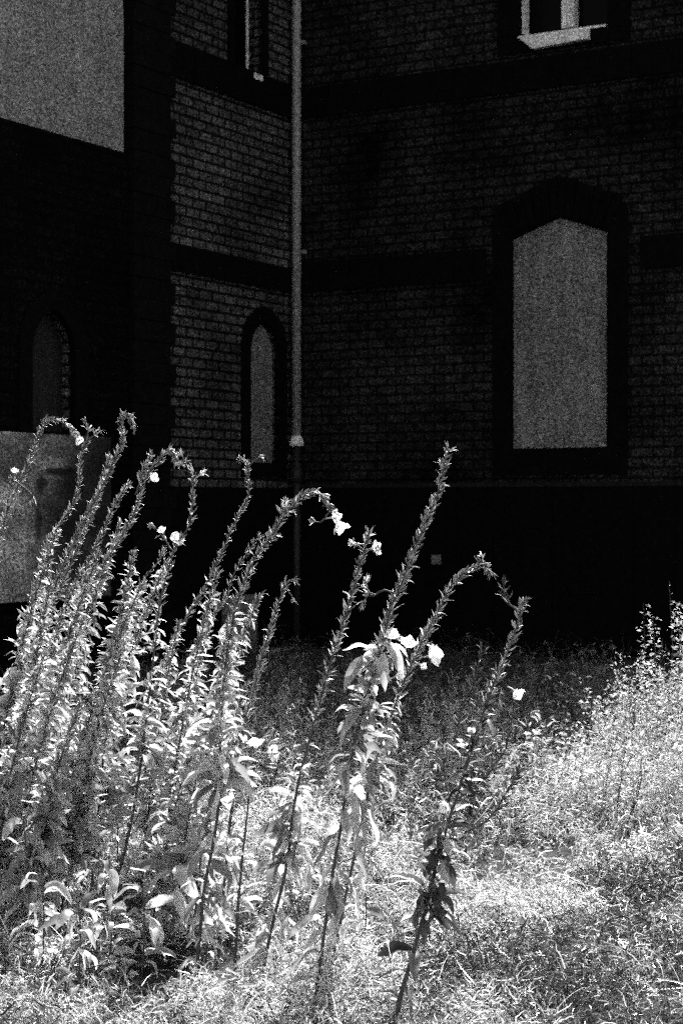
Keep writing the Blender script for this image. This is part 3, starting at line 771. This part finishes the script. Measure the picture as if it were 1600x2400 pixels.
prim('tall slim evening primrose rising clear against the black wall', [(728, 2450), (735, 2390), (752, 2250), (775, 2080), (800, 1930), (820, 1800), (845, 1680), (880, 1560), (900, 1485), (915, 1420), (934, 1380), (955, 1325), (975, 1275), (995, 1220), (1018, 1173), (1034, 1120), (1040, 1080), (1052, 1048)], 4.7,
     spike=.66, leafy=(.52, .68), nleaf=100, leaf=(.035, .085), rad=.006, dens=1.35, bare=34, lowleaf=1.2, tip=9,
     flowers=[(916, 1488, .022, (.1, -.5, .6), .8), (934, 1584, .015, (.4, -.6, .2), .6), (892, 1562, .017, (-.2, -.7, .2), .8), (872, 1540, .012, (-.5, -.6, .2), .6)],
     branches=[(0, [(925, 1390), (900, 1385), (875, 1398), (860, 1385), (858, 1365)], .6, .8), (0, [(880, 1395), (866, 1390), (852, 1408)], .6, .5)])
prim('evening primrose bending right with three open flowers below its hooked spike', [(760, 2380), (800, 2150), (842, 1950), (880, 1780), (925, 1650), (955, 1575), (985, 1510), (1010, 1465), (1033, 1420), (1055, 1375), (1085, 1345), (1115, 1328), (1135, 1325), (1148, 1345)], 4.95,
     spike=.64, leafy=(.45, .66), nleaf=70, leaf=(.03, .08), rad=.0055, dens=1.15, bare=26, lowleaf=1.1,
     flowers=[(955, 1508, .027, (.2, -.55, .7), .75), (1017, 1536, .034, (.75, -.45, .15), .75), (990, 1560, .013, (.5, -.6, -.2), .5)],
     branches=[(0, [(1120, 1330), (1124, 1318), (1130, 1308)], .5, .5)])
prim('dark stemmed evening primrose in front, forked at the top with dark backlit branches', [(912, 2470), (920, 2400), (953, 2279), (984, 2171), (1004, 2100), (1024, 2008), (1050, 1920), (1075, 1845), (1100, 1760), (1130, 1670), (1155, 1600), (1180, 1540), (1205, 1475), (1218, 1425), (1228, 1402)], 4.5,
     spike=.66, leafy=(.30, .70), nleaf=60, leaf=(.035, .11), rad=.0068, dens=.95, bare=16, droop=(.4, 3.4), mats=('stem', 'backlit_dark', 'capsule', 'backlit_dark'), lowleaf=.9,
     flowers=[(1213, 1624, .018, (.5, -.6, -.3), .7), (1042, 1893, .016, (-.3, -.7, .2), .6)],
     branches=[(.03, [(1075, 1870), (1115, 1840), (1150, 1810), (1185, 1755), (1205, 1725)], .2, .9), (-.03, [(1090, 1950), (1135, 1925), (1165, 1890), (1185, 1850), (1208, 1812)], .45, .9),
               (.05, [(1060, 1885), (1045, 1830), (1038, 1770), (1040, 1715)], .4, .35), (.0, [(1085, 1820), (1105, 1760), (1125, 1700), (1140, 1660)], .2, .6),
               (.0, [(1125, 1680), (1110, 1620), (1122, 1560), (1130, 1535)], .15, .7), (.0, [(1210, 1430), (1192, 1412), (1182, 1390), (1180, 1372)], .3, .8), (.05, [(1065, 1740), (1085, 1660), (1100, 1600)], .15, .45)], pale=60)
prim('low evening primrose with a pair of white flowers in the grass', [(560, 2080), (572, 1950), (585, 1840), (598, 1775)], 5.2, spike=.75, leafy=(.3, .95), nleaf=36, leaf=(.035, .08), dens=.4,
     flowers=[(600, 1742, .027, (.0, -.4, .8), .8), (637, 1766, .026, (.7, -.5, .0), .7), (575, 1732, .012, (-.6, -.3, .6), .4)], branches=[(0, [(592, 1790), (615, 1775), (630, 1768)], .5)], tip=5)

# dense leafy clump on the left
def filler(label, base_px, Yd, top, lean_px, n, **k):
    bx, by = base_px; tx, ty = top
    pts = [(bx, by), (bx+(tx-bx)*.3, by+(ty-by)*.4), (bx+(tx-bx)*.62, by+(ty-by)*.72), (tx, ty)]
    return prim(label, pts, Yd, group='leafy primrose stems crowding the left side', **k)
CL = 'leafy evening primrose stem lost among others in the dense left clump'
cl_specs = [(-40, 1980, 5.5, 60, 1340), (50, 2000, 5.35, 165, 1400), (15, 1960, 5.8, 130, 1440), (100, 1970, 5.9, 225, 1330), (30, 2040, 5.2, 70, 1470), (190, 2010, 5.9, 290, 1420), (120, 2050, 5.2, 235, 1480), (20, 2080, 5.05, 110, 1560),
            (170, 1980, 5.65, 262, 1470), (150, 2100, 5.1, 215, 1620), (-30, 2120, 4.95, 40, 1640), (215, 2080, 5.25, 250, 1400), (400, 1960, 5.6, 440, 1480), (430, 2000, 5.5, 500, 1540),
            (380, 2020, 5.35, 410, 1380), (450, 1950, 5.7, 515, 1430), (470, 2030, 5.45, 490, 1650), (60, 2160, 4.9, 110, 1760), (360, 2140, 5.0, 395, 1760), (340, 1980, 5.6, 352, 1500)]
for i, (bx, by, Yd, tx, ty) in enumerate(cl_specs):
    left = bx < 300
    ty -= 110 if bx < 300 else 40; tx += int((len(CL)*37+i*53) % 60)+45; filler(CL if left else 'leafy evening primrose stem mixed into the middle clump under the high arch', (bx, by), Yd, (tx, ty), 0, 0,
           spike=.70, leafy=(.22, .96), nleaf=270 if left else 190, leaf=(.03, .12) if left else (.03, .10), droop=(-.2, 2.6), dens=.9, rad=.0045, bare=8,
           flowers=[(tx-6, ty+18, .017, (.3, -.5, .4), .6)] if i in (0, 6, 10) else ())

# low broad leaved weeds between the stems
def broad_weed(label, px, Yd, n, L0, group, cat='weed', name='broad_leaved_weed', h=.25):
    p = at(px, 2000, Yd); gz = float(ground_z(p[0], Yd)); root = tag(empty(name, (p[0], Yd, gz)), label, cat, group)
    ge = Geo(); z = rng.uniform(.02, h, n); a = rng.uniform(0, 6.3, n); e_ = rng.uniform(.0, 1.0, n)
    D = np.stack([np.cos(a)*np.cos(e_), np.sin(a)*np.cos(e_), np.sin(e_)], -1)
    B = np.stack([.012*np.cos(a), .012*np.sin(a), z], -1)
    L = L0*rng.uniform(.55, 1.25, n)
    leaf_blades(ge, B, D, L, L*rng.uniform(.13, .21, n), rng.uniform(.8, 3.2, n), 10, 0, .45, .6, .16)
    ge.obj('leaves', M['leaf'], root)
    st = Geo(); zz = np.linspace(0, h, 6); P = np.stack([.01*np.sin(zz*9), .01*np.cos(zz*7), zz], -1)[None]
    tubes(st, P, np.linspace(.0035, .002, 6)[None], 6); st.obj('stem', M['stem'], root)
for px, Yd, n, L0, h in [(95, 5.15, 20, .085, .30), (180, 4.95, 20, .085, .26), (255, 5.25, 20, .09, .33), (330, 5.1, 18, .09, .28), (400, 5.3, 18, .12, .30), (60, 5.4, 20, .10, .40), (480, 5.25, 12, .10, .22), (270, 6.3, 20, .12, .45), (380, 6.2, 18, .11, .4), (460, 6.1, 18, .11, .4), (130, 6.6, 20, .12, .5), (640, 5.0, 9, .11, .14), (585, 4.75, 9, .11, .12), (720, 5.6, 12, .09, .28), (850, 5.4, 9, .09, .22), (690, 6.2, 14, .10, .35)]:
    broad_weed('broad leaved green weed growing low among the primrose stems', px, Yd, n, L0, 'broad leaved weeds under the primroses', h=h)

# small upright weeds and the bushy clump at the right edge
def bushy(label, px, Yd, h, spread, nst, mat, group=None, name='leafy_weed', cat='weed', leaf=.028, lean=.25, per=46):
    p = at(px, 2000, Yd); gz = float(ground_z(p[0], Yd)); root = tag(empty(name, (p[0], Yd, gz)), label, cat, group)
    st, lf = Geo(), Geo()
    for k in range(nst):
        a = rng.uniform(0, 6.3); r = spread*math.sqrt(rng.uniform(0, 1)); b0 = np.array([r*.6*math.cos(a), r*.6*math.sin(a), -.01])
        hh = h*rng.uniform(.55, 1.0)
        tipp = np.array([r*math.cos(a)+lean*hh*rng.uniform(.2, 1), r*math.sin(a), hh])
        q, Ln = catmull([b0, b0*.5+tipp*.5+rng.normal(0, .03, 3)*[1, 1, 0], tipp], 30)
        tubes(st, q[None], np.linspace(.003, .001, 30)[None], 5)
        n = int(per*hh/h); s_ = rng.uniform(.18, 1, n)**.8; B, T = along(q, s_); T, A, C = frame_at(T)
        ph = rng.uniform(0, 6.3, n); Rd = A*np.cos(ph)[:, None]+C*np.sin(ph)[:, None]
        D = nrm(T*rng.uniform(.2, 1, n)[:, None]+Rd); B = B+Rd*rng.uniform(0, .035, n)[:, None]
        L = leaf*rng.uniform(.6, 1.4, n)*(1.25-.5*s_)
        leaf_blades(lf, B, D, L, L*rng.uniform(.14, .26, n), rng.uniform(0, 2, n), 5, 0, .35, .8)
    st.obj('stem', M['stem'], root); lf.obj('leaves', M[mat], root)
bushy('bright bushy weed clump climbing the right edge of the photo', 1608, 8.6, .84, .32, 44, 'weed', name='weed_bush', cat='bush', leaf=.026, per=90)
bushy('lower bushy weed sloping down beside the clump at the right edge', 1500, 8.4, .60, .34, 40, 'weed', name='weed_bush', cat='bush', leaf=.022, per=80)
bushy('pale narrow weed spike standing in the grass right of the forked primrose', 1258, 7.6, .56, .03, 3, 'weed', leaf=.045, lean=.02, per=60)
for lab, px, Yd, h in [('pale upright weed stalk in the sunlit grass below the right bushes', 1440, 7.4, .42), ('pale feathery weed standing between the forked primrose and the right bushes', 1340, 7.7, .44), ('dim thin weed in the shade line between narrow spike and bush', 1355, 8.3, .5), ('dim short weed at the shade line nearest the bushes', 1420, 8.5, .42), ('dim wispy weed behind the narrow pale spike', 1305, 8.7, .55)]:
    bushy(lab, px, Yd, h, .10, 6, 'weed', leaf=.03, per=24)
bushy('wispy bare stemmed weed rising above the right bushes', 1545, 8.9, .98, .05, 3, 'weed', leaf=.022, lean=.1, per=14)
